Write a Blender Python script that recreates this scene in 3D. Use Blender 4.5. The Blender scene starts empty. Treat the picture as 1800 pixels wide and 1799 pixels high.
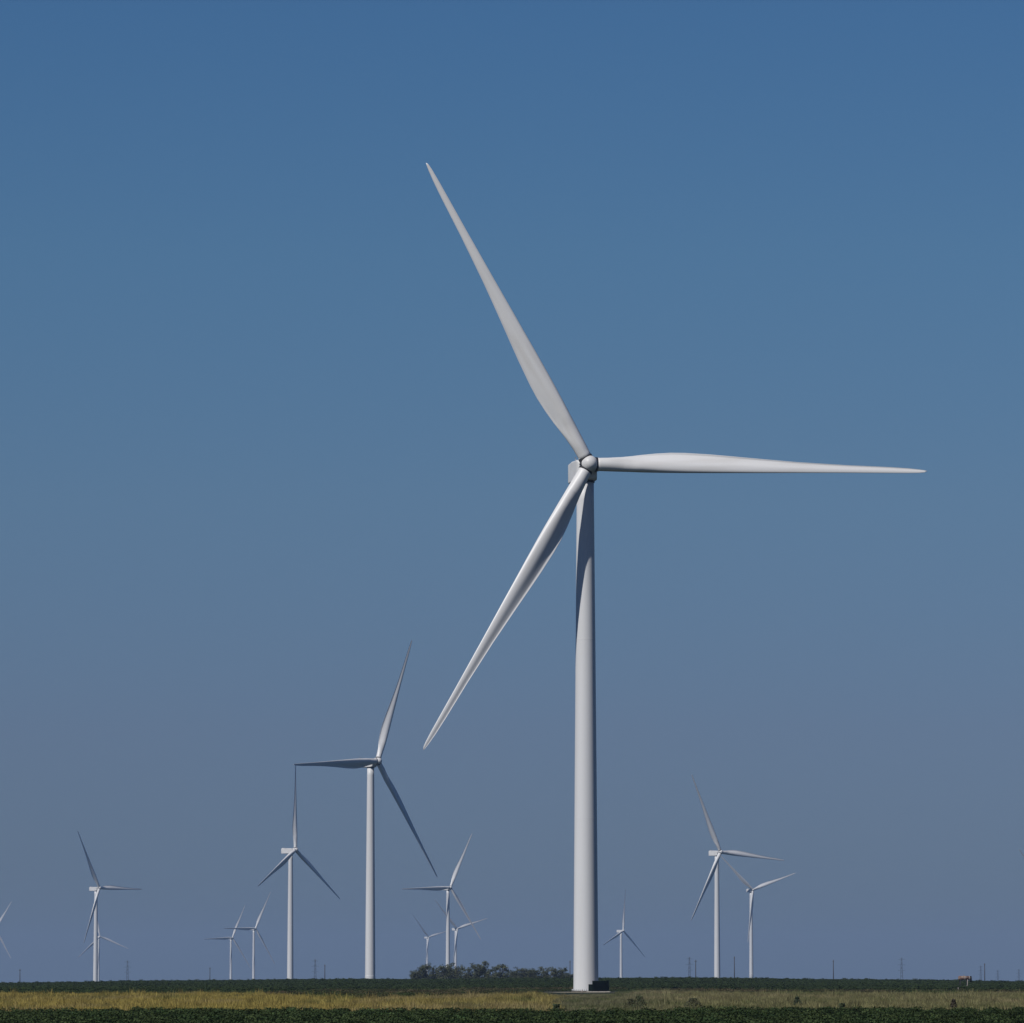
import bpy, math, random
import numpy as np
from mathutils import Vector, Matrix
R_ = math.radians
C = bpy.context.scene.collection
scene = bpy.context.scene

# ------------------------------------------------------------------ camera
F = 9250.0            # focal length in pixels of the 1800 px wide photograph
CAMZ = 1.9
HOR = 1722.0          # image row of the horizon
PITCH = math.atan((HOR - 899.5) / F)
cam_d = bpy.data.cameras.new("camera")
cam = bpy.data.objects.new("camera", cam_d); C.objects.link(cam)
cam_d.sensor_width = 36; cam_d.lens = 36 * F / 1800
cam_d.clip_start = 1.0; cam_d.clip_end = 40000
cam.location = (0, 0, CAMZ); cam.rotation_euler = (math.pi / 2 + PITCH, 0, 0)
scene.camera = cam

# ------------------------------------------------------------------ light
SUN_EL, SUN_AZ = 45.0, 43.0            # azimuth: degrees left of straight behind the camera
s_dir = Vector((-math.sin(R_(SUN_AZ)) * math.cos(R_(SUN_EL)),
                -math.cos(R_(SUN_AZ)) * math.cos(R_(SUN_EL)), math.sin(R_(SUN_EL))))
sd = bpy.data.lights.new("sun", 'SUN'); sd.energy = 4.0; sd.angle = R_(0.53); sd.color = (1, 0.965, 0.92)
so = bpy.data.objects.new("sun", sd); C.objects.link(so)
so.rotation_euler = s_dir.to_track_quat('Z', 'Y').to_euler(); so.location = (0, -50, 300)

world = bpy.data.worlds.new("World"); scene.world = world; world.use_nodes = True
nt = world.node_tree; nt.nodes.clear()
wo = nt.nodes.new('ShaderNodeOutputWorld'); bg = nt.nodes.new('ShaderNodeBackground')
sky = nt.nodes.new('ShaderNodeTexSky'); sky.sky_type = 'NISHITA'; sky.sun_disc = False
sky.sun_elevation = R_(SUN_EL)
sky.sun_rotation = math.atan2(s_dir.x, s_dir.y)
sky.altitude = 1000; sky.air_density = 1.0; sky.dust_density = 0.3; sky.ozone_density = 2.0
bg.inputs['Strength'].default_value = 0.05
# clear dry air: the pale band the sky model puts at the horizon is toned down by elevation
tc = nt.nodes.new('ShaderNodeTexCoord'); sx = nt.nodes.new('ShaderNodeSeparateXYZ')
nt.links.new(tc.outputs['Generated'], sx.inputs[0])
mr = nt.nodes.new('ShaderNodeMapRange'); mr.inputs['From Min'].default_value = 0.0
mr.inputs['From Max'].default_value = 0.5
nt.links.new(sx.outputs['Z'], mr.inputs['Value'])
rp = nt.nodes.new('ShaderNodeValToRGB'); nt.links.new(mr.outputs[0], rp.inputs[0])
SKY = [(0.000, (0.244, 0.367, 0.693)), (0.095, (0.380, 0.469, 0.739)), (0.181, (0.457, 0.611, 0.827)), (0.275, (0.465, 0.711, 0.927)), (0.364, (0.419, 0.718, 0.993)), (1.000, (0.180, 0.360, 0.800))]
el = rp.color_ramp.elements
el[0].position = SKY[0][0]; el[0].color = (*SKY[0][1], 1)
el[1].position = SKY[-1][0]; el[1].color = (*SKY[-1][1], 1)
for p_, c_ in SKY[1:-1]:
    e_ = el.new(p_); e_.color = (*c_, 1)
mul = nt.nodes.new('ShaderNodeMix'); mul.data_type = 'RGBA'; mul.blend_type = 'MULTIPLY'
mul.inputs['Factor'].default_value = 1.0
nt.links.new(sky.outputs[0], mul.inputs[6]); nt.links.new(rp.outputs[0], mul.inputs[7])
nt.links.new(mul.outputs[2], bg.inputs['Color']); nt.links.new(bg.outputs[0], wo.inputs['Surface'])

vs = scene.view_settings
vs.view_transform = 'Standard'; vs.look = 'None'; vs.exposure = 0.0; vs.gamma = 1.0
scene.cycles.volume_bounces = 0
scene.cycles.max_bounces = 8

# ------------------------------------------------------------------ helpers
def X(px, d):
    """world x of image column px at distance d"""
    return (px - 900.0) / F * d * math.cos(PITCH)

def ray_at(px, py, d):
    cp, sp = math.cos(PITCH), math.sin(PITCH)
    a = (px - 900.0) / F; b = -(py - 899.5) / F
    r = Vector((a, cp - b * sp, sp + b * cp)); r = r / r.y * d
    return Vector((r.x, d, r.z + CAMZ))

def tag(o, label=None, cat=None, group=None, kind=None):
    if label: o['label'] = label
    if cat: o['category'] = cat
    if group: o['group'] = group
    if kind: o['kind'] = kind
    return o

def empty(name, loc, rz=0.0):
    o = bpy.data.objects.new(name, None); C.objects.link(o)
    o.location = loc; o.rotation_euler = (0, 0, rz); o.empty_display_size = 0.5
    return o

def mesh_obj(name, me, parent=None, mat=None):
    o = bpy.data.objects.new(name, me); C.objects.link(o)
    if mat and not me.materials: me.materials.append(mat)
    if parent: o.parent = parent
    return o

class MB:
    """collects vertices and faces"""
    def __init__(s): s.v = []; s.f = []; s.sm = []
    def add(s, vs_, fs, smooth=False):
        b = len(s.v); s.v += [tuple(p) for p in vs_]
        for f in fs: s.f.append(tuple(i + b for i in f)); s.sm.append(smooth)
    def rings(s, rings, close=True, cap0=True, cap1=True, smooth=True):
        n = len(rings[0]); vs_ = [p for r in rings for p in r]; fs = []
        for k in range(len(rings) - 1):
            for i in range(n if close else n - 1):
                j = (i + 1) % n
                fs.append((k * n + i, k * n + j, (k + 1) * n + j, (k + 1) * n + i))
        b = len(s.v); s.add(vs_, fs, smooth)
        if cap0: s.f.append(tuple(b + i for i in reversed(range(n)))); s.sm.append(False)
        if cap1: s.f.append(tuple(b + (len(rings) - 1) * n + i for i in range(n))); s.sm.append(False)
    def lathe(s, prof, n=48, M=None, smooth=True, cap0=True, cap1=True):
        """prof: (radius, z)"""
        rs = []
        for r, z in prof:
            ring = [Vector((r * math.cos(2 * math.pi * i / n), r * math.sin(2 * math.pi * i / n), z)) for i in range(n)]
            if M is not None: ring = [M @ p for p in ring]
            rs.append(ring)
        s.rings(rs, cap0=cap0, cap1=cap1, smooth=smooth)
    def box(s, x0, x1, y0, y1, z0, z1, M=None, bev=0.0):
        if bev > 0:
            b = bev
            prof = [(x0 + b, y0), (x1 - b, y0), (x1, y0 + b), (x1, y1 - b), (x1 - b, y1), (x0 + b, y1), (x0, y1 - b), (x0, y0 + b)]
            cx, cy = (x0 + x1) / 2, (y0 + y1) / 2
            def sc(p, m): return (cx + (p[0] - cx) * (1 - 2 * m / max(x1 - x0, 1e-6)), cy + (p[1] - cy) * (1 - 2 * m / max(y1 - y0, 1e-6)))
            rs = []
            for z, m in ((z0, b), (z0 + b, 0), (z1 - b, 0), (z1, b)):
                ring = [Vector((*sc(p, m), z)) for p in prof]
                if M is not None: ring = [M @ q for q in ring]
                rs.append(ring)
            s.rings(rs, smooth=False); return
        vs_ = [Vector((x, y, z)) for x in (x0, x1) for y in (y0, y1) for z in (z0, z1)]
        if M is not None: vs_ = [M @ q for q in vs_]
        s.add(vs_, [(0, 1, 3, 2), (4, 6, 7, 5), (0, 4, 5, 1), (2, 3, 7, 6), (0, 2, 6, 4), (1, 5, 7, 3)])
    def tube(s, pts, rad, n=8, smooth=True):
        pts = [Vector(p) for p in pts]; rs = []
        for k, p in enumerate(pts):
            d = (pts[min(k + 1, len(pts) - 1)] - pts[max(k - 1, 0)]).normalized()
            a = d.orthogonal().normalized() if k == 0 else (a - d * a.dot(d)).normalized()
            b = d.cross(a); r = rad[k] if hasattr(rad, '__len__') else rad
            rs.append([p + a * (r * math.cos(2 * math.pi * i / n)) + b * (r * math.sin(2 * math.pi * i / n)) for i in range(n)])
        s.rings(rs, smooth=smooth)
    def mesh(s, name, mat=None):
        me = bpy.data.meshes.new(name); me.from_pydata(s.v, [], s.f); me.update()
        me.polygons.foreach_set('use_smooth', s.sm)
        if mat: me.materials.append(mat)
        return me
    def build(s, name, mat, parent=None):
        return mesh_obj(name, s.mesh(name, mat), parent)

def mat(name, col, rough=0.6, metal=0.0, noise=None, spec=None, bump=None):
    """noise: (scale, colour2, lo, hi) in object space"""
    m = bpy.data.materials.new(name); m.use_nodes = True
    n = m.node_tree.nodes; l = m.node_tree.links; p = n['Principled BSDF']
    p.inputs['Base Color'].default_value = (*col, 1); p.inputs['Roughness'].default_value = rough
    p.inputs['Metallic'].default_value = metal
    if spec is not None: p.inputs['Specular IOR Level'].default_value = spec
    if noise:
        t = n.new('ShaderNodeTexCoord'); mp = n.new('ShaderNodeMapping')
        sc_ = noise[0]
        mp.inputs['Scale'].default_value = sc_ if hasattr(sc_, '__len__') else (sc_,) * 3
        l.new(t.outputs['Object'], mp.inputs[0])
        nz = n.new('ShaderNodeTexNoise'); nz.inputs['Scale'].default_value = 1; nz.inputs['Detail'].default_value = 6
        l.new(mp.outputs[0], nz.inputs['Vector'])
        r = n.new('ShaderNodeMapRange'); r.inputs['From Min'].default_value = noise[2]; r.inputs['From Max'].default_value = noise[3]
        l.new(nz.outputs['Fac'], r.inputs['Value'])
        mx = n.new('ShaderNodeMix'); mx.data_type = 'RGBA'
        mx.inputs[6].default_value = (*col, 1); mx.inputs[7].default_value = (*noise[1], 1)
        l.new(r.outputs[0], mx.inputs['Factor']); l.new(mx.outputs[2], p.inputs['Base Color'])
        if bump:
            bp = n.new('ShaderNodeBump'); bp.inputs['Strength'].default_value = bump
            l.new(nz.outputs['Fac'], bp.inputs['Height']); l.new(bp.outputs[0], p.inputs['Normal'])
    return m

M_tower = mat("tower_paint", (0.60, 0.605, 0.61), 0.45, noise=((0.5, 0.5, 0.035), (0.54, 0.54, 0.535), 0.45, 0.8), spec=0.35)
M_blade = mat("blade_gelcoat", (0.66, 0.66, 0.655), 0.42, noise=((0.8, 0.8, 0.08), (0.57, 0.56, 0.54), 0.48, 0.8), spec=0.35)
M_nac = mat("nacelle_paint", (0.62, 0.62, 0.615), 0.45, noise=(0.7, (0.52, 0.515, 0.50), 0.45, 0.8), spec=0.35)
M_seam = mat("seam_sealant", (0.33, 0.33, 0.33), 0.7)
M_dark = mat("dark_opening", (0.012, 0.012, 0.014), 0.7)
M_steel = mat("galvanised_steel", (0.35, 0.36, 0.37), 0.5, 0.6)
M_green = mat("green_cabinet_paint", (0.003, 0.007, 0.005), 0.85, spec=0.08, noise=(2.0, (0.006, 0.014, 0.010), 0.4, 0.7))
M_conc = mat("concrete", (0.36, 0.34, 0.30), 0.9, noise=(3.0, (0.26, 0.24, 0.21), 0.35, 0.7))
M_pole = mat("weathered_wood", (0.045, 0.038, 0.032), 0.9, noise=(3.0, (0.03, 0.026, 0.022), 0.4, 0.7))
M_pylon = mat("dull_steel", (0.05, 0.052, 0.055), 0.7, 0.2)

# ------------------------------------------------------------------ terrain
def smooth(a, b, t):
    t = np.clip((t - a) / (b - a), 0, 1); return t * t * (3 - 2 * t)
CREST_D = 1320.0
cr_px = np.array([-4000, -600, 0, 150, 300, 500, 650, 720, 1000, 1180, 1400, 1650, 1800, 2400, 6000], float)
cr_y = np.array([1729, 1729, 1728.5, 1727, 1724.5, 1722, 1721, 1721, 1720.3, 1719.5, 1721, 1723, 1725.5, 1727, 1727])
CROP_H = 0.75
far_d = np.array([0, 800, 1320, 1950, 3100, 4300, 5200, 6450, 7900, 9600, 20000], float)
far_z = np.array([0, 0, 0, 0, -3.0, -5, -6, -17, -17, -16, -22], float)
def ground_z(x, y):
    x = np.asarray(x, float); y = np.asarray(y, float)
    yy = np.maximum(y, 200.)
    px = 900 + x / yy * F
    top = np.interp(px, cr_px, cr_y)
    # small natural waves along the rise
    wave = 0.07 * np.sin(x * 0.045) + 0.05 * np.sin(x * 0.13 + 1.3) + 0.03 * np.sin(x * 0.31 + 0.4)
    cz = CAMZ - CROP_H - (top - HOR) * CREST_D / F + wave
    up = smooth(820, CREST_D, y)
    down = 1 - smooth(CREST_D + 60, 2600, y)
    z = cz * up * down
    return z + np.interp(y, far_d, far_z)

ys = np.concatenate([np.arange(-400, 800, 60), np.arange(800, 1500, 20), np.arange(1500, 3000, 60), np.arange(3000, 10000, 300), [11000, 13000, 16000]])
ts = np.concatenate([-np.geomspace(3000, 200, 14), np.arange(-190, 191, 8), np.geomspace(200, 3000, 14)])
def grid_mesh(name):
    vs_ = []; nx = len(ts)
    for y in ys:
        k = 1 + max(0, y - 1000) / 1600.0
        xs = ts * k
        zs = ground_z(xs, np.full(nx, y))
        vs_ += [(float(a), float(y), float(b)) for a, b in zip(xs, zs)]
    fs = [(r * nx + i, r * nx + i + 1, (r + 1) * nx + i + 1, (r + 1) * nx + i) for r in range(len(ys) - 1) for i in range(nx - 1)]
    me = bpy.data.meshes.new(name); me.from_pydata(vs_, [], fs); me.polygons.foreach_set('use_smooth', [True] * len(fs)); me.update()
    return me
mg = bpy.data.materials.new("field_soil"); mg.use_nodes = True
n = mg.node_tree.nodes; l = mg.node_tree.links; p = n['Principled BSDF']; p.inputs['Roughness'].default_value = 1.0
p.inputs['Specular IOR Level'].default_value = 0.1
g = n.new('ShaderNodeNewGeometry')
nz = n.new('ShaderNodeTexNoise'); nz.inputs['Scale'].default_value = 0.15; nz.inputs['Detail'].default_value = 8
l.new(g.outputs['Position'], nz.inputs['Vector'])
sp_ = n.new('ShaderNodeSeparateXYZ'); l.new(g.outputs['Position'], sp_.inputs[0])
wob = n.new('ShaderNodeMath'); wob.operation = 'MULTIPLY_ADD'; l.new(nz.outputs['Fac'], wob.inputs[0]); wob.inputs[1].default_value = 40; l.new(sp_.outputs['Y'], wob.inputs[2])
zr = n.new('ShaderNodeMapRange'); zr.inputs['From Min'].default_value = 0; zr.inputs['From Max'].default_value = 2000; l.new(wob.outputs[0], zr.inputs['Value'])
r1 = n.new('ShaderNodeValToRGB'); l.new(zr.outputs[0], r1.inputs[0])
e = r1.color_ramp.elements; e[0].position = 0.0; e[0].color = (0.022, 0.03, 0.013, 1); e[1].position = 1; e[1].color = (0.02, 0.03, 0.016, 1)
for q, c in ((0.100, (0.022, 0.03, 0.013)), (0.107, (0.24, 0.20, 0.11)), (0.30, (0.22, 0.19, 0.11)), (0.315, (0.02, 0.03, 0.016))):
    ee = e.new(q); ee.color = (*c, 1)
mm = n.new('ShaderNodeMix'); mm.data_type = 'RGBA'; mm.blend_type = 'MULTIPLY'; mm.inputs['Factor'].default_value = 0.6
l.new(r1.outputs[0], mm.inputs[6]); l.new(nz.outputs['Fac'], mm.inputs[7]); l.new(mm.outputs[2], p.inputs['Base Color'])
ground = mesh_obj("ground", grid_mesh("ground"), None, mg); tag(ground, kind='structure')

# gravel pad round the tower foot
rng = random.Random(3)
TX, TD = X(1027, 790), 790.0
pad = MB(); pv = []; N = 64
for i in range(N):
    a = 2 * math.pi * i / N
    w = 1 + 0.07 * math.sin(3 * a + 1) + 0.05 * math.sin(7 * a)
    pv.append(Vector((TX - 0.9 + 5.2 * w * math.cos(a) * (1 + .25 * math.sin(5 * a)), TD - 12 + 27 * w * math.sin(a), 0.02)))
pad.add([Vector((TX, TD - 10, 0.03))] + pv, [(0, 1 + i, 1 + (i + 1) % N) for i in range(N)])
M_grav = mat("pale_gravel", (0.23, 0.20, 0.14), 0.95, noise=(0.9, (0.15, 0.135, 0.085), 0.38, 0.62))
tag(pad.build("gravel_pad", M_grav), kind='structure')

# ------------------------------------------------------------------ scattered vegetation (one object per kind, instanced by geometry nodes)
def scatter_group(nk):
    ng = bpy.data.node_groups.new("scatter_%d" % nk, 'GeometryNodeTree')
    ng.interface.new_socket('Geometry', in_out='INPUT', socket_type='NodeSocketGeometry')
    ng.interface.new_socket('Geometry', in_out='OUTPUT', socket_type='NodeSocketGeometry')
    N_ = ng.nodes; L_ = ng.links
    gi = N_.new('NodeGroupInput'); go = N_.new('NodeGroupOutput'); jn = N_.new('GeometryNodeJoinGeometry')
    def attr(nm, dt):
        a = N_.new('GeometryNodeInputNamedAttribute'); a.data_type = dt; a.inputs['Name'].default_value = nm; return a.outputs['Attribute']
    def cmp_(sock, val):
        c = N_.new('FunctionNodeCompare'); c.data_type = 'FLOAT'; c.operation = 'EQUAL'
        c.inputs['Epsilon'].default_value = 0.25
        L_.new(sock, c.inputs[0]); c.inputs[1].default_value = val; return c.outputs[0]
    for k in range(1, nk + 1):
        s1 = N_.new('GeometryNodeSeparateGeometry'); s1.domain = 'POINT'
        L_.new(gi.outputs[0], s1.inputs[0]); L_.new(cmp_(attr('part', 'FLOAT'), k), s1.inputs['Selection'])
        s2 = N_.new('GeometryNodeSeparateGeometry'); s2.domain = 'POINT'
        L_.new(gi.outputs[0], s2.inputs[0]); L_.new(cmp_(attr('spot', 'FLOAT'), k), s2.inputs['Selection'])
        mp = N_.new('GeometryNodeMeshToPoints'); L_.new(s2.outputs[0], mp.inputs[0])
        ip = N_.new('GeometryNodeInstanceOnPoints'); L_.new(mp.outputs[0], ip.inputs['Points']); L_.new(s1.outputs[0], ip.inputs['Instance'])
        cx = N_.new('ShaderNodeCombineXYZ'); L_.new(attr('rotz', 'FLOAT'), cx.inputs[2])
        L_.new(cx.outputs[0], ip.inputs['Rotation']); L_.new(attr('size', 'FLOAT_VECTOR'), ip.inputs['Scale'])
        L_.new(ip.outputs[0], jn.inputs[0])
    L_.new(jn.outputs[0], go.inputs[0])
    return ng
SG = {}
def scatter(name, protos, pts, rot, size, col, spot, material, label=None):
    """protos: list of (verts Nx3, quads Mx4)"""
    nk = len(protos)
    V = []; Q = []; part = []; b = 0
    for k, (v, q) in enumerate(protos):
        V.append(v); Q.append(q + b); part += [k + 1.0] * len(v); b += len(v)
    V.append(pts); part += [0.0] * len(pts)
    V = np.concatenate(V).astype(np.float32); Q = np.concatenate(Q).astype(np.int32)
    me = bpy.data.meshes.new(name)
    me.vertices.add(len(V)); me.vertices.foreach_set('co', V.ravel())
    me.loops.add(Q.size); me.loops.foreach_set('vertex_index', Q.ravel())
    me.polygons.add(len(Q)); me.polygons.foreach_set('loop_start', np.arange(0, Q.size, 4, dtype=np.int32))
    me.update()
    nb = b
    def at(nm, ty, arr, key='value'):
        a = me.attributes.new(nm, ty, 'POINT'); a.data.foreach_set(key, np.asarray(arr, np.float32).ravel())
    at('part', 'FLOAT', part)
    at('spot', 'FLOAT', np.concatenate([np.zeros(nb), spot]))
    at('rotz', 'FLOAT', np.concatenate([np.zeros(nb), rot]))
    at('size', 'FLOAT_VECTOR', np.concatenate([np.ones((nb, 3)), size]), 'vector')
    c4 = np.concatenate([col, np.ones((len(col), 1))], 1)
    at('tint', 'FLOAT_COLOR', np.concatenate([np.ones((nb, 4)), c4]), 'color')
    me.materials.append(material)
    o = mesh_obj(name, me)
    if nk not in SG: SG[nk] = scatter_group(nk)
    md = o.modifiers.new('scatter', 'NODES'); md.node_group = SG[nk]
    tag(o, label=label, cat=None, kind='stuff')
    return o

def leaf_mat(name, rough=0.7, transl=0.25):
    m = bpy.data.materials.new(name); m.use_nodes = True
    n = m.node_tree.nodes; l = m.node_tree.links; p = n['Principled BSDF']
    a = n.new('ShaderNodeAttribute'); a.attribute_type = 'INSTANCER'; a.attribute_name = 'tint'
    l.new(a.outputs['Color'], p.inputs['Base Color']); p.inputs['Roughness'].default_value = rough
    p.inputs['Specular IOR Level'].default_value = 0.08
    tr = n.new('ShaderNodeBsdfTranslucent'); l.new(a.outputs['Color'], tr.inputs['Color'])
    mx = n.new('ShaderNodeMixShader'); mx.inputs[0].default_value = transl
    l.new(p.outputs[0], mx.inputs[1]); l.new(tr.outputs[0], mx.inputs[2]); l.new(mx.outputs[0], n['Material Output'].inputs['Surface'])
    return m
M_leaf = leaf_mat("crop_leaf"); M_grass = leaf_mat("dry_grass", 0.8, 0.3)

RS = np.random.RandomState(11)
def bush_proto(h, w, nl, ls, seed, zmin=0.1, droop=0.5):
    """broad leaved plant: leaves as folded quads facing roughly upward"""
    r = np.random.RandomState(seed); V = []; Q = []
    for i in range(nl):
        t = zmin + (1 - zmin) * r.rand() ** 0.7
        rad = w * 0.5 * math.sin(min(1, t * 1.15) * math.pi * 0.75 + 0.35) * math.sqrt(r.rand()) + 0.02
        a = r.rand() * 2 * math.pi
        c = np.array([rad * math.cos(a), rad * math.sin(a), t * h])
        nrm = np.array([math.cos(a) * 0.6 + r.randn() * 0.45, math.sin(a) * 0.6 + r.randn() * 0.45, 0.75 + r.rand() * 0.5]); nrm /= np.linalg.norm(nrm)
        u = np.cross(nrm, r.randn(3)); u /= np.linalg.norm(u); v = np.cross(nrm, u)
        s_ = ls * (0.6 + 0.8 * r.rand())
        b = len(V)
        V += [c - u * s_ * 0.5, c - v * s_ * 0.42, c + u * s_ * 0.55 - nrm * s_ * 0.12, c + v * s_ * 0.42]
        Q.append((b, b + 1, b + 2, b + 3))
    # stem
    for k in range(2):
        b = len(V); ww = 0.012
        d = np.array([ww, 0, 0]) if k == 0 else np.array([0, ww, 0])
        V += [-d, d, d * 0.5 + [0, 0, h * 0.9], -d * 0.5 + [0, 0, h * 0.9]]; Q.append((b, b + 1, b + 2, b + 3))
    return np.array(V, float), np.array(Q)
def grass_proto(h, w, nb, bw, seed, lean=0.35):
    r = np.random.RandomState(seed); V = []; Q = []
    for i in range(nb):
        a = r.rand() * 2 * math.pi; rad = w * 0.5 * math.sqrt(r.rand())
        c = np.array([rad * math.cos(a), rad * math.sin(a), 0.0])
        d = np.array([math.cos(a + r.randn() * 0.5), math.sin(a + r.randn() * 0.5), 0]) * lean * r.rand()
        hh = h * (0.5 + 0.5 * r.rand()); b2 = r.rand() * math.pi
        wd = np.array([math.cos(b2), math.sin(b2), 0]) * bw * (0.6 + 0.8 * r.rand())
        m_ = c + d * hh * 0.35 + [0, 0, hh * 0.6]; t = c + d * hh * 1.1 + [0, 0, hh]
        b = len(V)
        V += [c - wd, c + wd, m_ + wd * 0.8, m_ - wd * 0.8, t + wd * 0.15, t - wd * 0.15]
        Q += [(b, b + 1, b + 2, b + 3), (b + 3, b + 2, b + 4, b + 5)]
    return np.array(V, float), np.array(Q)

def vnoise(x, y, s, seed=0):
    """cheap smooth value noise in 0..1"""
    x = np.asarray(x) / s + seed * 17.3; y = np.asarray(y) / s + seed * 5.1
    xi = np.floor(x).astype(int); yi = np.floor(y).astype(int); fx = x - xi; fy = y - yi
    fx = fx * fx * (3 - 2 * fx); fy = fy * fy * (3 - 2 * fy)
    def h(i, j):
        v = np.sin(i * 127.1 + j * 311.7 + seed * 74.7) * 43758.5453; return v - np.floor(v)
    return (h(xi, yi) * (1 - fx) + h(xi + 1, yi) * fx) * (1 - fy) + (h(xi, yi + 1) * (1 - fx) + h(xi + 1, yi + 1) * fx) * fy

# --- near cotton crop in rows
def near_edge(x):
    return 192 + 11 * (vnoise(x, x * 0, 7, 2) - 0.5) + 5 * (vnoise(x, x * 0, 1.7, 3) - 0.5) + 0.06 * x
rows = np.arange(-34, 34, 0.95)
P_ = []
for rx in rows:
    yv = np.arange(98, 200, 0.36); yv = yv + RS.uniform(-0.15, 0.15, len(yv))
    xv = rx + (yv - 150) * 0.12 + RS.uniform(-0.16, 0.16, len(yv))
    P_.append(np.stack([xv, yv], 1))
P_ = np.concatenate(P_)
keep = (P_[:, 1] < near_edge(P_[:, 0])) & (np.abs(P_[:, 0]) < 10 + P_[:, 1] * 0.13)
P_ = P_[keep]; nP = len(P_)
big = vnoise(P_[:, 0], P_[:, 1], 7, 5)
sz = 0.86 + 0.22 * RS.rand(nP) + 0.16 * (big - 0.5)
base = np.array([0.025, 0.044, 0.016]); alt = np.array([0.056, 0.076, 0.028])
f_ = np.clip(RS.rand(nP, 1) * 0.8 + 0.4 * (vnoise(P_[:, 0], P_[:, 1], 2.2, 6)[:, None] - 0.5), 0, 1)
col = (base * (1 - f_) + alt * f_) * (0.6 + 0.8 * RS.rand(nP, 1))
col = np.where(RS.rand(nP, 1) < 0.02, col * 1.9, col)
pts = np.stack([P_[:, 0], P_[:, 1], np.zeros(nP)], 1)
scatter("crop_plants", [bush_proto(0.82, 1.0, 260, 0.066, 1), bush_proto(0.78, 0.95, 240, 0.072, 2), bush_proto(0.86, 0.85, 250, 0.060, 3)],
        pts, RS.rand(nP) * 6.28, np.stack([sz, sz, sz], 1), col, RS.randint(1, 4, nP), M_leaf,
        "dark green leafy crop filling the foreground")

# --- grass band
def rand_field(y0, y1, dens, spread=0.125):
    A = []
    for a in np.arange(y0, y1, 10.0):
        w = 12 + spread * a; nn = int(2 * w * 10 * dens)
        A.append(np.stack([RS.uniform(-w, w, nn), RS.uniform(a, a + 10, nn)], 1))
    return np.concatenate(A)
def grass_far(px, x, y):
    b = np.interp(px, [-1200, 0, 430, 470, 560, 700, 900, 1000, 1060, 1300, 1800, 3000], [575, 575, 590, 520, 440, 420, 520, 700, 710, 600, 560, 560])
    return b + 90 * (vnoise(x, y * 0, 11, 8) - 0.5) + 40 * (vnoise(x, y * 0, 2.5, 9) - 0.5)
G = rand_field(182, 730, 0.95)
gpx = 900 + G[:, 0] / G[:, 1] * F
keep = (G[:, 1] > near_edge(G[:, 0]) + 0.5) & (G[:, 1] < grass_far(gpx, G[:, 0], G[:, 1]))
# bare trodden ground round the pad
keep &= ~((np.abs(G[:, 0] - TX + 1.2) < 6.2 + RS.uniform(-1, 1, len(G))) & (G[:, 1] > 690) & (RS.rand(len(G)) < 0.86))
G = G[keep]; gpx = gpx[keep]; nG = len(G)
gx, gy = G[:, 0], G[:, 1]
gold = np.array([0.36, 0.285, 0.080]); tan = np.array([0.33, 0.26, 0.15]); olive = np.array([0.23, 0.215, 0.10]); grgn = np.array([0.19, 0.185, 0.10]); grn = np.array([0.085, 0.12, 0.035])
wl = 1 - smooth(420, 1010, gpx + 60 * (vnoise(gx, gy, 12, 4) - 0.5)) * 0.35
wl = np.where(gpx > 985 + 40 * (vnoise(gx, gy, 8, 14) - .5), 0.0, wl)
wr = smooth(1060, 1250, gpx)
c = grgn[None] * np.ones((nG, 1))
c = c * (1 - wl[:, None]) + gold * wl[:, None]
c = c * (1 - wr[:, None]) + olive * wr[:, None]
near_t = (1 - smooth(196, 240, gy + 30 * (vnoise(gx, gy, 5, 21) - 0.5)))[:, None] * 0.75
c = c * (1 - near_t) + tan * near_t
v1 = vnoise(gx, gy * 0.06, 1.6, 31)[:, None]; v2 = vnoise(gx, gy * 0.08, 5.0, 33)[:, None]
c = c * (1 - 0.55 * smooth(0.55, 0.85, v1)) + grn * 0.55 * smooth(0.55, 0.85, v1)
c = c * (1 - 0.4 * smooth(0.6, 0.9, v2)) + tan * 0.4 * smooth(0.6, 0.9, v2)
c = c * (0.45 + 0.95 * RS.rand(nG, 1) ** 1.2)
hs = (0.30 + 0.45 * vnoise(gx, gy, 6, 41) + 0.25 * RS.rand(nG)) * np.interp(gy, [190, 230, 500, 700], [0.75, 0.85, 1.0, 0.8])
hs = np.where((gpx > 960) & (gpx < 1110), hs * 0.6, hs)
foot = (gpx > 952) & (gpx < 1084) & (gy > 540)
tallw = RS.rand(nG) < 0.03; hs = np.where(tallw, hs * 1.7, hs)
ws = 0.8 + 0.6 * RS.rand(nG)
scatter("dry_grass", [grass_proto(0.62, 0.55, 30, 0.016, 4), grass_proto(0.58, 0.6, 34, 0.014, 5), grass_proto(0.68, 0.45, 26, 0.018, 6)],
        np.stack([gx, gy, np.zeros(nG)], 1), RS.rand(nG) * 6.28, np.stack([ws, ws, np.where(foot, 0.16, hs + 0.25)], 1), c, RS.randint(1, 4, nG), M_grass,
        "golden and olive dry grass band behind the crop")

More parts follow.
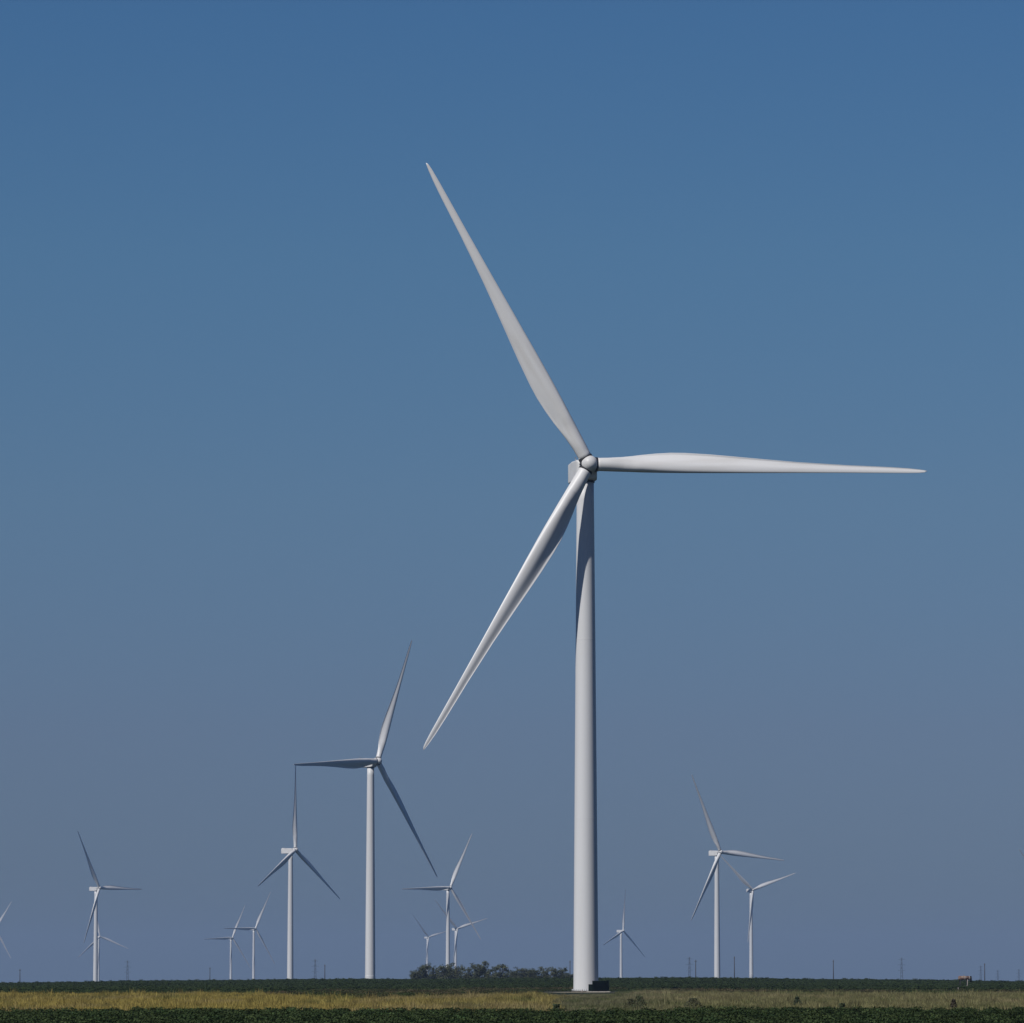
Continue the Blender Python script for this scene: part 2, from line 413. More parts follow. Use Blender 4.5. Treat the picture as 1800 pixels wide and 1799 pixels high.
# --- olive weeds between the grass and the far field
W = rand_field(400, 960, 0.42)
wpx = 900 + W[:, 0] / W[:, 1] * F
lo = grass_far(wpx, W[:, 0], W[:, 1]) - 6
hi = np.interp(wpx, [-1200, 430, 470, 560, 1000, 1100, 1300, 3000], [0, 0, 560, 780, 900, 860, 760, 720])
keep = (W[:, 1] > lo) & (W[:, 1] < hi + 50 * (vnoise(W[:, 0], W[:, 1] * 0, 14, 51) - 0.5))
keep &= ~((wpx > 950) & (wpx < 1090) & (W[:, 1] > 540) & (W[:, 1] < 812))
W = W[keep]; nW = len(W); wpx = wpx[keep]
c1 = np.array([0.070, 0.072, 0.032]); c2 = np.array([0.10, 0.085, 0.045]); c3 = np.array([0.05, 0.07, 0.025])
k1 = vnoise(W[:, 0], W[:, 1] * 0.3, 5, 61)[:, None]
c = np.where(k1 < 0.4, c3, np.where(k1 < 0.7, c1, c2)) * (0.6 + 0.7 * RS.rand(nW, 1))
zs = ground_z(W[:, 0], W[:, 1])
s_ = 0.30 + 0.3 * vnoise(W[:, 0], W[:, 1], 8, 63) + 0.15 * RS.rand(nW)
s_ = np.where((wpx > 960) & (wpx < 1120) & (W[:, 1] < 790), s_ * 0.5, s_)
scatter("field_weeds", [bush_proto(0.9, 1.3, 60, 0.16, 7), bush_proto(1.0, 1.1, 55, 0.15, 8)],
        np.stack([W[:, 0], W[:, 1], zs], 1), RS.rand(nW) * 6.28, np.stack([s_ + .4, s_ + .4, s_], 1), c, RS.randint(1, 3, nW), M_leaf,
        "low olive weeds along the edge of the far field")

# --- far crop field on the rise
K = rand_field(560, 1400, 0.36, 0.12)
kpx = 900 + K[:, 0] / K[:, 1] * F
lo = np.interp(kpx, [-1200, 0, 430, 470, 560, 1000, 1100, 1300, 3000], [582, 582, 592, 560, 770, 890, 850, 750, 710])
keep = (K[:, 1] > lo) & ~((np.abs(K[:, 0] - TX) < 8) & (K[:, 1] < 812))
K = K[keep]; nK = len(K)
c = np.array([0.033, 0.050, 0.018]) * (0.75 + 0.5 * RS.rand(nK, 1)) * (0.85 + 0.3 * vnoise(K[:, 0], K[:, 1] * .3, 20, 71)[:, None])
far_brown = smooth(1290, 1390, K[:, 1])[:, None] * 0.35
c = c * (1 - far_brown) + np.array([0.07, 0.062, 0.035]) * far_brown
zs = ground_z(K[:, 0], K[:, 1])
s_ = 0.62 + 0.18 * RS.rand(nK) + 0.15 * vnoise(K[:, 0], K[:, 1], 10, 73)
s_ = np.where(K[:, 1] < 640, s_ * 0.8, s_)
s_ = np.where((RS.rand(nK) < 0.02) & (K[:, 1] > 1150), s_ * 1.35, s_)
scatter("far_crop_plants", [bush_proto(0.9, 1.3, 60, 0.2, 9), bush_proto(0.95, 1.2, 55, 0.2, 10)],
        np.stack([K[:, 0], K[:, 1], zs], 1), RS.rand(nK) * 6.28, np.stack([s_ + .5, s_ + .5, s_], 1), c, RS.randint(1, 3, nK), M_leaf,
        "dark green crop on the rise up to the horizon")

# ------------------------------------------------------------------ wind turbines
HUB_H = 79.3; OVER = 3.3; OVER_MAIN = 2.95; TILT = R_(5.0); BL = 51.5
CH = np.array([(0.9, 1.95, .98, 1.0, 0), (1.6, 2.0, 1.0, 1.0, 0), (3.0, 2.08, 1.03, .98, 0), (5.0, 2.3, 1.06, .86, 9), (6.5, 2.55, 1.08, .73, 12), (8, 2.82, 1.1, .6, 13), (10.2, 3.12, 1.13, .47, 12.5), (12.5, 3.3, 1.14, .39, 11.5),
               (14.7, 3.27, 1.12, .345, 10), (18.5, 3.0, 1.05, .30, 8), (22, 2.65, .97, .27, 6.5), (25.5, 2.3, .90, .25, 5.2), (31.7, 1.70, .75, .22, 3.5), (39.4, 1.2, .60, .19, 1.8),
               (45.5, .96, .52, .18, .6), (48.5, .78, .47, .17, .1), (50.3, .55, .40, .16, 0), (51.1, .34, .30, .16, 0), (51.5, .07, .12, .16, 0)])
def blade_mesh(name, cone, pitch=2.0, wide=1.0):
    rs = np.unique(np.concatenate([np.linspace(0.9, 51.5, 60), CH[:, 0]]))
    n = 40; mb = MB(); rings = []
    for r in rs:
        ch, le, th, tw = (np.interp(r, CH[:, 0], CH[:, i]) for i in (1, 2, 3, 4))
        wd = 1 + (wide - 1) * float(smooth(2.0, 7.0, r)); ch *= wd; le *= wd
        beta = R_(tw + pitch)
        bl = smooth(2.6, 9.0, r)      # circle -> airfoil
        off = cone * r / BL
        ring = []
        for i in range(n):
            q = 2 * math.pi * i / n
            xc = 0.5 * (1 - math.cos(q)); side = 1 if math.sin(q) >= 0 else -1   # +1 pressure side (towards the wind)
            cy_ = 0.5 * math.sin(q) * th
            ta = min(th, 0.62)
            yt = 5 * ta * (0.2969 * math.sqrt(max(xc, 0)) - 0.126 * xc - 0.3516 * xc ** 2 + 0.2843 * xc ** 3 - 0.1036 * xc ** 4)
            if side > 0: ay = yt * 0.92 - 0.055 * smooth(0.35, 0.8, xc) * (1 - smooth(0.9, 1.0, xc))
            else: ay = -yt * 1.02 - 0.035 * math.sin(math.pi * xc)
            ax = xc; y = cy_ * (1 - bl) + ay * bl
            lx = (-le + ax * ch); ly = y * ch
            # twist about the pitch axis: leading edge (-x) turns towards the wind (+y)
            px_ = lx * math.cos(beta) + ly * math.sin(beta); py_ = -lx * math.sin(beta) + ly * math.cos(beta)
            ring.append(Vector((px_, py_ + off, r)))
        rings.append(ring)
    mb.rings([list(reversed(k)) for k in rings][::1], smooth=True)
    return mb.mesh(name, M_blade)

def tower_mesh(name, zbot):
    mb = MB(); top = HUB_H - 2.25
    prof = [(1.93, zbot)] if zbot < 0 else []
    prof += [(1.93, 0.0), (1.93, 0.26), (1.925, 0.28), (1.89, 0.285), (1.885, 0.30), (1.885, 0.34)]
    segs = [0.3, 13, 26, 39.5, 53, 65, top]
    def rad(z): return 1.885 + (1.29 - 1.885) * (z / top) ** 1.08
    for a, b in zip(segs[:-1], segs[1:]):
        for k in range(1, 5):
            z = a + (b - a) * k / 4; prof.append((rad(z), z))
    mb.lathe(prof, 64); return mb.mesh(name, M_tower)
def seam_mesh(z, r):
    mb = MB(); mb.lathe([(r + .002, z - .12), (r + .010, z - .05), (r + .010, z + .05), (r + .002, z + .12)], 64, cap0=False, cap1=False)
    return mb.mesh("section_flange", M_tower)

def rounded_section(w, zb, zt, b, nseg=4):
    pts = []
    for cx, cz, a0 in ((w - b, zt - b, 0), (-w + b, zt - b, 90), (-w + b, zb + b, 180), (w - b, zb + b, 270)):
        for k in range(nseg + 1):
            a = R_(a0 + 90 * k / nseg); pts.append((cx + b * math.cos(a), cz + b * math.sin(a)))
    return pts
def nacelle_mesh():
    mb = MB(); st = [(-1.85, 1.30, -1.85, .5, .3), (-1.6, 1.5, -2.1, .66, .25), (-.9, 1.62, -2.25, .82, .22), (1.5, 1.66, -2.25, .86, .2), (4.6, 1.62, -2.24, .80, .2), (5.5, 1.6, -2.2, .74, .2), (5.65, 1.55, -2.12, .68, .2)]
    rings = []
    for y, w, zb, zt, b in st:
        rings.append([Vector((px, y, HUB_H + pz)) for px, pz in rounded_section(w, zb, zt, b)])
    mb.rings([list(reversed(r)) for r in rings], smooth=False)
    return mb.mesh("nacelle", M_nac)
def cooler_mesh():
    mb = MB(); mb.box(-1.2, 1.2, 4.3, 5.3, HUB_H + .70, HUB_H + 1.10, bev=.08)
    return mb.mesh("roof_cover", M_nac)
def mast_mesh():
    mb = MB()
    for x in (-.55, .55):
        mb.tube([(x, 5.0, HUB_H + 1.1), (x, 5.0, HUB_H + 1.7)], .035, 6)
        mb.box(x - .14, x + .14, 4.94, 5.06, HUB_H + 1.68, HUB_H + 1.8)
    mb.tube([(-.55, 5.0, HUB_H + 1.4), (.55, 5.0, HUB_H + 1.4)], .03, 6)
    return mb.mesh("wind_sensor_mast", M_steel)
def yaw_mesh():
    mb = MB(); mb.lathe([(1.36, HUB_H - 2.55), (1.42, HUB_H - 2.5), (1.42, HUB_H - 2.2)], 48)
    return mb.mesh("yaw_collar", M_dark)
def spinner_mesh():
    # axis along +Y of the rotor frame
    mb = MB(); prof = [(1.0, -1.4), (1.24, -1.25), (1.31, -.9), (1.33, -.2), (1.29, .45), (1.18, .88), (.98, 1.26), (.72, 1.54), (.40, 1.70), (.10, 1.76)]
    M = Matrix.Rotation(-math.pi / 2, 4, 'X')
    mb.lathe(prof, 48, M); return mb.mesh("spinner", M_nac)
def collar_mesh():
    # weather collar where the blade enters the spinner; along +Z
    mb = MB(); mb.lathe([(.98, 1.24), (1.04, 1.26), (1.04, 1.46), (1.0, 1.5)], 40); return mb.mesh("blade_collar", M_nac)
def gap_mesh():
    mb = MB(); mb.lathe([(1.07, .9), (1.10, 1.0), (1.10, 1.25), (1.0, 1.28)], 40, cap0=True); return mb.mesh("bearing_gap", M_dark)
def hatch_mesh():
    mb = MB(); M = Matrix.Rotation(R_(62), 4, 'Y')
    mb.box(-.50, .34, .36, .62, 1.02, 1.40, M, bev=.03); return mb.mesh("hatch_recess", M_dark)
def bracket_mesh():
    mb = MB(); M = Matrix.Rotation(R_(60), 4, 'Y')
    mb.box(-.08, .10, -.3, .42, 1.1, 1.44, M, bev=.03); return mb.mesh("hatch_bracket", M_dark)

ME = dict(tower=tower_mesh("tower", -15), tower_main=tower_mesh("tower", 0), nac=nacelle_mesh(), cooler=cooler_mesh(), mast=mast_mesh(), yaw=yaw_mesh(),
          spin=spinner_mesh(), collar=collar_mesh(), gap=gap_mesh(), hatch=hatch_mesh(), brk=bracket_mesh(), blade=blade_mesh("blade", 2.0, wide=1.12), blade_main=blade_mesh("blade", 4.0))

def rotor_frame():
    # columns: x=u, y=axis towards the wind, z=v
    u = Vector((1, 0, 0)); a = Vector((0, -math.cos(TILT), math.sin(TILT))); v = Vector((0, math.sin(TILT), math.cos(TILT)))
    return u, a, v
def mat_from(t, a, s, o):
    M = Matrix.Identity(4)
    for i, c_ in enumerate((t, a, s)):
        for j in range(3): M[j][i] = c_[j]
    for j in range(3): M[j][3] = o[j]
    return M
def part(name, me, parent, M=None):
    o = mesh_obj(name, me, parent)
    if M is not None: o.matrix_local = M
    return o
def turbine(hx, hy, d, th, ph, label, main=False, small=False, group="wind turbines standing across the fields"):
    H = ray_at(hx, hy, d)
    th_ = R_(th)
    # tower axis position from the rotor centre
    ov = OVER_MAIN if main else OVER; HUBC = Vector((0, -ov, HUB_H))
    off = Matrix.Rotation(th_, 3, 'Z') @ Vector((0, -ov, 0))
    base = Vector((H.x - off.x, H.y - off.y, H.z - HUB_H))
    if main: base.z = 0.0
    root = empty("wind_turbine", base, th_)
    tag(root, label, "wind turbine", group)
    tw = part("tower", ME['tower_main' if main else 'tower'], root)
    nc = part("nacelle", ME['nac'], root)
    part("yaw_collar", ME['yaw'], root)
    if not small:
        part("roof_cover", ME['cooler'], nc); part("wind_sensor_mast", ME['mast'], nc)
    u, a, v = rotor_frame()
    P0 = ph
    phs = [P0, P0 + 120, P0 + 240]
    sp0 = R_(phs[0] - 90)
    su = math.cos(sp0) * u + math.sin(sp0) * v; sv = -math.sin(sp0) * u + math.cos(sp0) * v
    # spinner frame: z along blade 0, y axis a, x = y cross z
    spn = part("spinner", ME['spin'], root, mat_from(a.cross(sv), a, sv, HUBC))
    if main: part("hatch_recess", ME['hatch'], spn); part("hatch_bracket", ME['brk'], spn)
    for q in phs:
        q = R_(q); s = math.cos(q) * u + math.sin(q) * v; t = a.cross(s)
        M = mat_from(t, a, s, HUBC)
        b = part("blade", ME['blade_main' if main else 'blade'], root, M)
        if not small:
            part("blade_collar", ME['collar'], b); part("bearing_gap", ME['gap'], b)
    return root, tw

main, main_tower = turbine(1035.4, 817.2, 790, 10.2, 119.1, "huge white wind turbine nearest the camera with a green cabinet at its foot", main=True)
# tower section joints, door and stair of the near tower
def rad_t(z): return 1.885 + (1.29 - 1.885) * (z / (HUB_H - 2.25)) ** 1.08
for z in (26, 53):
    part("section_joint", seam_mesh(z, rad_t(z)), main_tower)
bolt = MB(); bolt.lathe([(.05, .0), (.05, .16), (.035, .17), (.035, .26)], 6); bolt_me = bolt.mesh("anchor_bolt", M_steel)
for i in range(40):
    a = 2 * math.pi * i / 40
    part("anchor_bolt", bolt_me, main_tower, Matrix.Translation((2.1 * math.cos(a), 2.1 * math.sin(a), 0.2)))
mb = MB(); mb.lathe([(2.2, 0.0), (2.2, .16), (2.17, .2), (1.9, .2)], 64)
mb.build("foundation_ring", mat("shadow_dark_concrete", (.13, .12, .10), .95, noise=(2.0, (.08, .075, .06), .4, .65)), main)  # concrete coloured darker to stand in for the bolts' shadow line under the tower
mb = MB(); AZ = R_(72)
Mr = Matrix.Rotation(AZ, 4, 'Z')
mb.box(1.6, 1.96, -.42, .42, 1.75, 3.75, Mr, bev=.06)
door = mb.build("door", M_green, main_tower)
mb = MB()
mb.box(1.9, 3.1, -.55, .55, 1.62, 1.70, Mr)
for k in range(7):
    mb.box(3.1 + .26 * k, 3.36 + .26 * k, -.5, .5, 1.42 - .22 * k, 1.46 - .22 * k, Mr)
for y in (-.55, .55):
    mb.tube([Mr @ Vector((1.95, y, 2.75)), Mr @ Vector((3.1, y, 2.75)), Mr @ Vector((4.95, y, 1.15))], .03, 6)
    mb.tube([Mr @ Vector((3.1, y, 1.6)), Mr @ Vector((4.95, y, .05))], .05, 6)
    for x, z0, z1 in ((3.1, 0.0, 2.75), (4.0, .75, 1.97), (4.95, 0, 1.15)):
        mb.tube([Mr @ Vector((x, y, z0)), Mr @ Vector((x, y, z1))], .03, 6)
mb.build("entry_stair", M_steel, main)

turbine(663.8, 1338.1, 1946, 52.6, 63.8, "second largest turbine, left of the nearest, one blade level to the left")
turbine(519.3, 1494, 3095, 59.7, 86.0, "turbine just left of the second largest, one blade straight up")
turbine(791.6, 1560.3, 4387, 36.9, 62.4, "tallest of the three turbines rising behind the tree clump")
turbine(1266.5, 1498, 3203, 40.6, 115.1, "taller of the two turbines close together on the right of the nearest one")
turbine(1323.5, 1564.5, 5000, 31.1, 138.7, "shorter of the two close right hand turbines, one blade hanging before its tower")
turbine(174.6, 1561.3, 4162, 55.4, 119.6, "larger turbine of the overlapping pair at the far left, one blade level")
turbine(175.5, 1646.5, 7951, 34, 99.0, "small faint turbine half hidden behind the larger one at the far left", small=True)
turbine(408.6, 1648.5, 7300, 40, 63.0, "lower of the two small hazy turbines between overlapping pair and straight up blade", small=True)
turbine(449.2, 1632.2, 6453, 42.1, 60.8, "higher of the two small hazy turbines between overlapping pair and straight up blade", small=True)
turbine(753.5, 1647.8, 9000, 45, 134.0, "small faint turbine above the left end of the tree clump", small=True)
turbine(804, 1632.8, 6669, 40.8, 135.4, "small hazy turbine right beside the tall one behind the tree clump", small=True)
turbine(1095.6, 1636.2, 6438, 54, 80.9, "small turbine just right of the nearest tower with one faint blade straight up", small=True)
turbine(-8, 1634, 8200, 28, 58, "distant turbine cut off by the left edge, only blade ends showing", small=True)
turbine(1847, 1573, 4400, 40, 134, "turbine beyond the right edge with only one dark blade tip showing", small=True)

# ------------------------------------------------------------------ transformer cabinet at the tower foot
tr = empty("transformer_cabinet", (X(1051.5, 785), 785.0, 0.0), R_(-4)); tag(tr, "dark green transformer cabinet with cooling fins beside the nearest tower's foot", "transformer")
mb = MB(); mb.box(-.85, 1.30, -.55, .85, .14, 1.62, bev=.04); mb.build("tank", M_green, tr)
mb = MB(); mb.box(-1.42, -.853, -.6, .75, .14, 1.18, bev=.03); mb.build("switch_compartment", M_green, tr)
mb = MB(); mb.box(-.9, 1.35, -.62, .92, 1.623, 1.70, bev=.02); mb.build("lid", M_green, tr)
mb = MB()
for k in range(13):
    x = -.72 + k * .155; mb.box(x, x + .035, -.86, -.553, .3, 1.5)
mb.build("cooling_fins", M_green, tr)
mb = MB(); mb.box(1.32, 1.62, -.4, .6, .2, 1.78, bev=.03); mb.build("cable_box", M_green, tr)
mb = MB(); mb.box(-1.7, 1.85, -1.1, 1.2, .0, .14, bev=.03); mb.build("base_slab", M_conc, tr)

# ------------------------------------------------------------------ tank on legs in the far field
M_rust = mat("rusty_tank_paint", (0.115, 0.06, 0.045), 0.8, noise=((1.2, 3, 3), (0.27, 0.21, 0.17), 0.48, 0.62))
M_band = mat("faded_band_paint", (0.32, 0.28, 0.25), 0.7)
M_black = mat("black_rubber", (0.006, 0.006, 0.007), 0.6)
TKD = 900.0; tzg = float(ground_z(X(1695, TKD), TKD))
tk = empty("fuel_tank", (X(1695.5, TKD), TKD, tzg), R_(6)); tag(tk, "rusty brown tank with black end on pale legs, far right field", "tank")
zc = 2.13 - tzg
def xcyl(mb, r, x0, x1, z, y=0, n=32, dome=.1):
    M = Matrix.Translation((0, y, z)) @ Matrix.Rotation(math.pi / 2, 4, 'Y')
    mb.lathe([(r * .6, x0 - dome), (r, x0), (r, x1), (r * .6, x1 + dome)], n, M)
mb = MB(); xcyl(mb, .36, -.98, .84, zc); mb.build("tank_shell", M_rust, tk)
for x in (-.02, .72):
    mb = MB(); xcyl(mb, .375, x, x + .13, zc, dome=.01); mb.build("band", M_band, tk)
mb = MB(); xcyl(mb, .52, .97, 1.17, zc - .16, dome=.04); mb.build("hose_reel", M_black, tk)
for x in (-.75, .45):
    mb = MB()
    for y in (-.3, .3):
        mb.tube([(x, y, zc - .25), (x - .05, y * 1.7, -.05)], .05, 6)
    mb.tube([(x, -.33, zc - .6), (x, .33, zc - .6)], .03, 6)
    mb.build("leg_frame", M_band if x > 0 else M_dark, tk)
mb = MB(); mb.tube([(-.1, 0, zc + .34), (-.1, 0, zc + .5)], .06, 8); mb.build("filler_cap", M_band, tk)

# small pale stake beside it and one in the grass in front of the near turbine
def stake(px, d, h, label):
    z = float(ground_z(X(px, d), d)); r = empty("marker_stake", (X(px, d), d, z), 0.3); tag(r, label, "marker", "marker stakes")
    mb = MB(); mb.tube([(0, 0, -.05), (.02, 0, h * .8)], .035, 8); mb.build("post", M_pole, r)
    mb = MB(); mb.box(-.02, .07, -.045, .045, h * .78, h + .1, bev=.01); mb.build("white_tip", M_band, r)
stake(1684, 700, .75, "short pale stake in the weeds below the rusty tank")
stake(1023, 520, .80, "short white tipped stake in the grass in front of the nearest turbine")

# ------------------------------------------------------------------ trees of the far clump
M_tl = bpy.data.materials.new("scrub_foliage"); M_tl.use_nodes = True
n = M_tl.node_tree.nodes; l = M_tl.node_tree.links; p = n['Principled BSDF']; p.inputs['Roughness'].default_value = .75; p.inputs['Specular IOR Level'].default_value = .2
at_ = n.new('ShaderNodeAttribute'); at_.attribute_name = 'leaf'
mx = n.new('ShaderNodeMix'); mx.data_type = 'RGBA'; mx.inputs[6].default_value = (.036, .046, .018, 1); mx.inputs[7].default_value = (.085, .092, .042, 1)
l.new(at_.outputs['Fac'], mx.inputs['Factor']); l.new(mx.outputs[2], p.inputs['Base Color'])
M_bark = mat("grey_bark", (.075, .06, .05), .9, noise=(4, (.05, .04, .035), .4, .6))
def tree_meshes(kind, seed):
    """returns (trunk mesh, crown mesh) for a tree about 5 m tall"""
    r = random.Random(seed); rn = np.random.RandomState(seed)
    H = 5.0; tb = MB(); tips = []
    nst = 3 if kind != 'round' else 2
    for k in range(nst):
        a = 2 * math.pi * k / nst + r.random(); lean = .25 + .3 * r.random()
        p0 = Vector((.12 * math.cos(a), .12 * math.sin(a), -.2)); pts = [p0]
        for j in range(1, 5):
            t = j / 4; pts.append(Vector((math.cos(a) * lean * H * .45 * t ** 1.3 + r.gauss(0, .08), math.sin(a) * lean * H * .45 * t ** 1.3 + r.gauss(0, .08), H * .78 * t)))
        tb.tube(pts, [.17, .13, .10, .06, .03], 7); tips += pts[2:]
        for j in range(5):
            q = pts[1 + j % 3].lerp(pts[2 + j % 3], r.random()); b = r.random() * 6.28; ln = r.uniform(.8, 1.7)
            e_ = q + Vector((math.cos(b) * ln, math.sin(b) * ln, r.uniform(.3, 1.2))); m_ = q.lerp(e_, .5) + Vector((0, 0, .12))
            tb.tube([q, m_, e_], [.05, .035, .015], 5); tips += [m_, e_]
    V = []; Q = []; lf = []
    cl = []
    if kind == 'round':
        for i in range(14): cl.append((np.array([rn.randn() * 1.1, rn.randn() * 1.1, .3 + rn.rand() * 1.2]), .55, 30))
        for i in range(34):
            d = rn.randn(3); d /= np.linalg.norm(d); cl.append((np.array([0, 0, 2.75]) + d * np.array([1.75, 1.75, 2.0]) * (.45 + .55 * rn.rand()), .62, 34))
    elif kind == 'airy':
        for q in tips: cl.append((np.array(q) + rn.randn(3) * .15, .5, 20))
        for i in range(8): cl.append((np.array([rn.randn() * 1.1, rn.randn() * 1.1, 3.6 + rn.rand() * 1.3]), .35, 16))
        for i in range(20): cl.append((np.array([rn.randn() * 1.1, rn.randn() * 1.1, .2 + rn.rand() * 1.9]), .5, 26))
    else:
        for q in tips: cl.append((np.array(q) + rn.randn(3) * .2, .62, 30))
        for i in range(26):
            a = rn.rand() * 6.28; cl.append((np.array([math.cos(a) * rn.rand() * 2.0, math.sin(a) * rn.rand() * 2.0, .3 + 3.6 * rn.rand() ** 1.3]), .6, 30))
    for i in range(22):
        a = rn.rand() * 6.28; q_ = rn.rand() ** .5 * 2.1; cl.append((np.array([math.cos(a) * q_, math.sin(a) * q_, .15 + 1.7 * rn.rand()]), .6, 30))
    for c_, rad, nl in cl:
        shade = rn.rand()
        rr = math.hypot(c_[0], c_[1])
        if rr > 1.75: c_ = c_ * np.array([1.75 / rr, 1.75 / rr, 1.0])
        for i in range(nl):
            d = rn.randn(3); d /= np.linalg.norm(d); pos = c_ + d * rad * rn.rand() ** .4
            if pos[2] < .1: continue
            nr = d + rn.randn(3) * .5; nr /= np.linalg.norm(nr); u = np.cross(nr, rn.randn(3)); u /= np.linalg.norm(u); v = np.cross(nr, u); s = .10 + .12 * rn.rand()
            b = len(V); V += [pos - u * s, pos - v * s * .6, pos + u * s, pos + v * s * .6]; Q.append((b, b + 1, b + 2, b + 3)); lf += [min(1, max(0, shade * .7 + rn.rand() * .4))] * 4
    me = bpy.data.meshes.new("crown"); me.from_pydata([tuple(map(float, q)) for q in V], [], Q); me.update()
    a_ = me.attributes.new('leaf', 'FLOAT', 'POINT'); a_.data.foreach_set('value', lf); me.materials.append(M_tl)
    return tb.mesh("trunk", M_bark), me
TM = {('dense', i): tree_meshes('dense', 20 + i) for i in range(3)}
TM.update({('airy', i): tree_meshes('airy', 40 + i) for i in range(3)}); TM[('round', 0)] = tree_meshes('round', 60)
TREES = [  # px centre, width px, top row, kind, label
 (731, 18, 1706, 'dense', "lowest scrubby tree at the left end of the clump"),
 (746, 20, 1694, 'dense', "dark tree near the left end of the clump below the small faint turbine"),
 (764, 22, 1696, 'airy', "thin topped tree between the small faint turbine and the tall one"),
 (784, 24, 1694, 'dense', "dense tree directly in front of the tall mid distance turbine's tower"),
 (803, 24, 1698, 'dense', "dense tree in front of the small turbine with its blade up to the right"),
 (822, 22, 1699, 'airy', "airy tree just left of the clump's highest crown"),
 (841, 26, 1691, 'dense', "highest tree in the middle of the long clump"),
 (858, 20, 1700, 'airy', "sparse thin topped tree just left of the round tree"),
 (880, 28, 1692, 'round', "broad round crowned tree standing apart in the middle of the clump"),
 (902, 22, 1706, 'dense', "low bushy tree just right of the round crowned tree"),
 (921, 28, 1701, 'dense', "wide low tree second to the right of the round crowned tree"),
 (940, 24, 1703, 'dense', "low wide tree midway between round crowned tree and nearest tower"),
 (958, 20, 1699, 'airy', "spiky topped tree with thin crown left of the nearest tower"),
 (975, 20, 1701, 'dense', "dark low tree second from the nearest tower"),
 (990, 18, 1700, 'airy', "thin tree closest to the left side of the nearest tower"),
 (1003, 16, 1711, 'dense', "very low bush like tree partly behind the nearest tower")]
for i, (px, wpx_, top, kd, lb) in enumerate(TREES):
    d = 1640 + 40 * ((i * 7) % 5) / 4
    x = X(px, d); zg = float(ground_z(x, d)); h = CAMZ + (HOR - top) * d / F - zg
    rt = empty("scrub_tree", (x, d, zg), i * 1.7); tag(rt, lb, "tree", "trees in the clump on the horizon")
    tm, cm = TM[(kd, i % 3 if kd != 'round' else 0)]
    s = h / 5.0; w = wpx_ * d / F / 2.9
    rt.scale = (w, w, s)
    part("trunk", tm, rt); part("crown", cm, rt)

# ------------------------------------------------------------------ shrubs in the grass
def shrub(px, d, h, w, col_, label, seed):
    mb_, q = bush_proto(h, w, 700, .07, seed, 0.03)
    me = bpy.data.meshes.new("foliage"); me.from_pydata([tuple(map(float, a)) for a in mb_], [], [tuple(map(int, a)) for a in q]); me.update()
    me.materials.append(mat("shrub_leaf", col_, .8, noise=(5, tuple(c * 1.7 for c in col_), .4, .7)))
    r = empty("shrub", (X(px, d), d, float(ground_z(X(px, d), d)))); tag(r, label, "shrub", "dark shrubs in the grass band")
    part("foliage", me, r)
    mb = MB()
    for k in range(5):
        a = k * 1.3; mb.tube([(0, 0, -.05), (math.cos(a) * w * .15, math.sin(a) * w * .15, h * .4), (math.cos(a) * w * .3, math.sin(a) * w * .3, h * .85)], [.012, .01, .005], 5)
    mb.build("stem", M_bark, r)
shrub(1124, 285, 1.02, .95, (.028, .040, .013), "tall dark shrub in the grass right of the nearest tower", 101)
shrub(1108, 300, .80, .7, (.045, .048, .018), "smaller shrub touching the tall dark one right of the nearest tower", 102)
shrub(1218, 272, .95, 1.1, (.040, .044, .018), "spreading shrub in the grass below the pair of right hand turbines", 103)
shrub(1401, 300, .92, .55, (.014, .028, .011), "small dark green shrub in the pale grass midway along the right side", 104)
shrub(1676, 262, .93, .35, (.035, .028, .016), "little dark shrub in the grass below the rusty tank", 105)
shrub(497, 560, .68, .6, (.06, .036, .02), "small brown shrub at the back of the golden grass left of centre", 106)
shrub(978, 205, .95, .55, (.022, .036, .012), "green shrub at the crop edge just left of the nearest tower", 107)
shrub(1480, 204, .98, .45, (.022, .036, .012), "green shrub at the crop edge below the lone right hand pole", 108)

# ------------------------------------------------------------------ utility poles and pylons
def pole(px, top, d, label, arm=0.0, cross=True):
    x = X(px, d); zg = float(ground_z(x, d)); h = CAMZ + (HOR - top) * d / F - zg
    r = empty("utility_pole", (x, d, zg), arm); tag(r, label, "pole", "utility poles along the horizon")
    mb = MB(); mb.lathe([(.24, -.3), (.20, h * .5), (.15, h)], 10); mb.build("mast", M_pole, r)
    mb = MB(); mb.box(-.95, .95, -.07, .07, h - .75, h - .58); mb.build("crossarm", M_pole, r)
    for xx in (-.8, .8):
        mb = MB(); mb.lathe([(.07, 0), (.09, .1), (.05, .28)], 8, Matrix.Translation((xx, 0, h - .575))); mb.build("insulator", M_steel, r)
pole(35, 1704, 2700, "lone pole left of the overlapping pair at the far left", 1.2)
pole(369, 1701, 2900, "thin pole left of the two small hazy turbines", 1.2)
pole(571, 1696, 2500, "thin pole between the straight up turbine and the second largest one", 1.3)
pole(1002, 1689, 2500, "pole rising beside the left edge of the nearest tower", 1.2)
pole(1223, 1688, 2500, "pole just left of the taller turbine on the right", .9)
pole(1291, 1682, 2400, "pole standing between the two close turbines on the right", 1.3)
pole(1465, 1688, 2450, "lone pole right of the shorter right hand turbine", 1.2)
pole(1731, 1694, 2450, "leaning pole right of the rusty tank", 1.2)
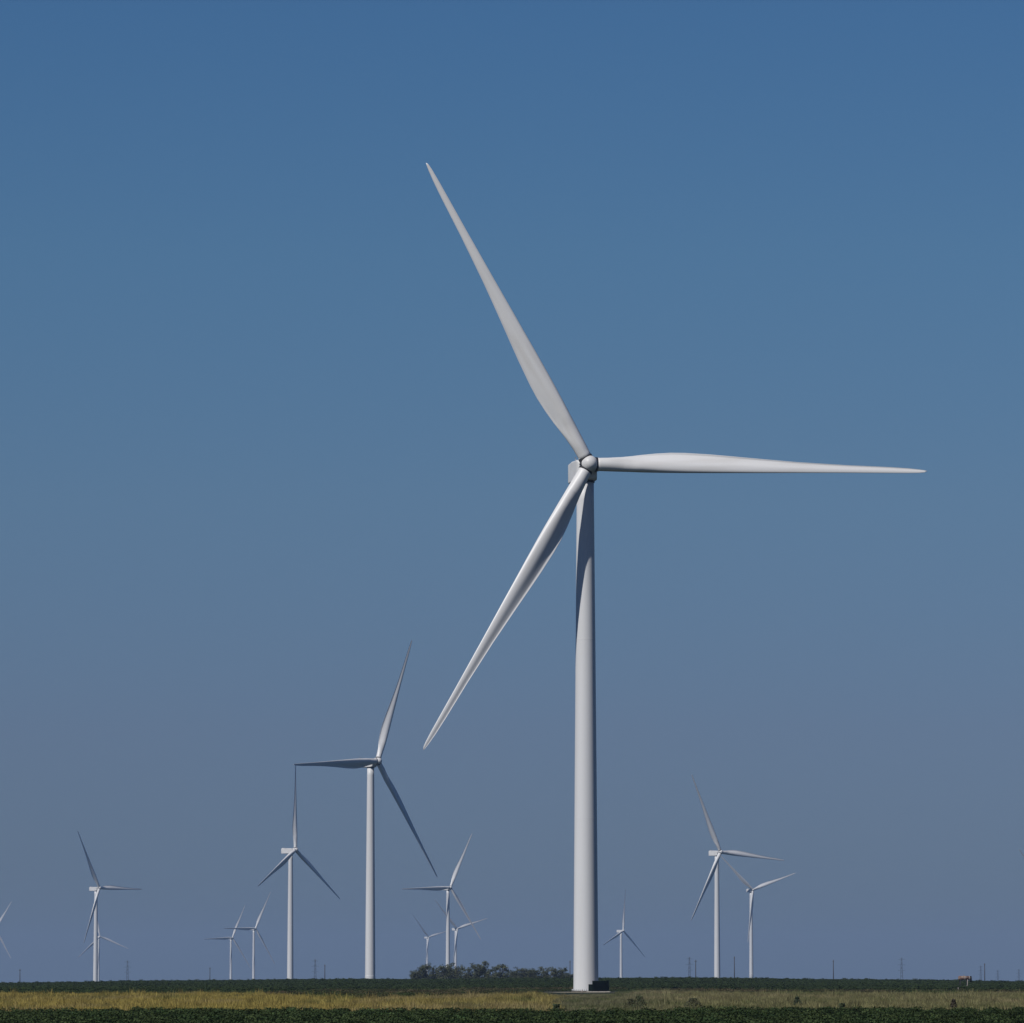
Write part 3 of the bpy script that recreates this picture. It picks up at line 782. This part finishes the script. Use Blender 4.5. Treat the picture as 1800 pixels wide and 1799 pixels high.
def pylon(px, top, d, label, rz=0.3):
    x = X(px, d); zg = float(ground_z(x, d)); h = CAMZ + (HOR - top) * d / F - zg
    r = empty("pylon", (x, d, zg), rz); tag(r, label, "pylon", "faint lattice pylons on the horizon")
    def w(z): return 1.7 * (1 - z / h) ** 1.2 + .5
    mb = MB(); lv = [h * k / 9 for k in range(10)]
    for sx_, sy_ in ((1, 1), (1, -1), (-1, 1), (-1, -1)):
        mb.tube([(sx_ * w(z), sy_ * w(z), z) for z in lv], .10, 5)
    for a, b in zip(lv[:-1], lv[1:]):
        for s_ in (-1, 1):
            mb.tube([(-w(a), s_ * w(a), a), (w(b), s_ * w(b), b)], .08, 4); mb.tube([(w(a), s_ * w(a), a), (-w(b), s_ * w(b), b)], .08, 4)
            mb.tube([(s_ * w(a), -w(a), a), (s_ * w(b), w(b), b)], .08, 4); mb.tube([(s_ * w(a), w(a), a), (s_ * w(b), -w(b), b)], .08, 4)
    mb.build("lattice_mast", M_pylon, r)
    for z, ln in ((h * .95, 4.2), (h * .80, 5.2), (h * .65, 4.4)):
        mb = MB()
        for s_ in (-1, 1):
            mb.tube([(s_ * w(z), 0, z + .9), (s_ * ln, 0, z)], .11, 4); mb.tube([(s_ * w(z), 0, z), (s_ * ln, 0, z)], .11, 4)
        mb.build("crossarm", M_pylon, r)
pylon(224, 1689, 6800, "faint pylon right of the overlapping pair at the far left")
pylon(554, 1687, 6800, "faint pylon just right of the turbine with one blade straight up")
pylon(1212, 1683, 6600, "faint pylon left of the pole by the taller right hand turbine")
pylon(1585, 1684, 6400, "most visible lattice pylon, between the lone right pole and the rusty tank", 0.1)
pylon(1724, 1698, 8500, "faint pylon close beside the leaning pole right of the tank")
pylon(1754, 1706, 9000, "very low faint pylon second from the right edge")
pylon(1791, 1704, 9000, "faintest pylon closest to the right edge")

# ------------------------------------------------------------------ air
hz = MB(); hz.box(-16500, 16500, -900, 16600, -26, 141)
mh = bpy.data.materials.new("haze_air"); mh.use_nodes = True; n = mh.node_tree.nodes
n.remove(n['Principled BSDF']); pv_ = n.new('ShaderNodeVolumePrincipled')
pv_.inputs['Color'].default_value = (0.43, 0.60, 0.90, 1); pv_.inputs['Density'].default_value = 6.0e-5; pv_.inputs['Anisotropy'].default_value = 0.1
mh.node_tree.links.new(pv_.outputs[0], n['Material Output'].inputs['Volume'])
ho = hz.build("haze", mh); tag(ho, kind='stuff')
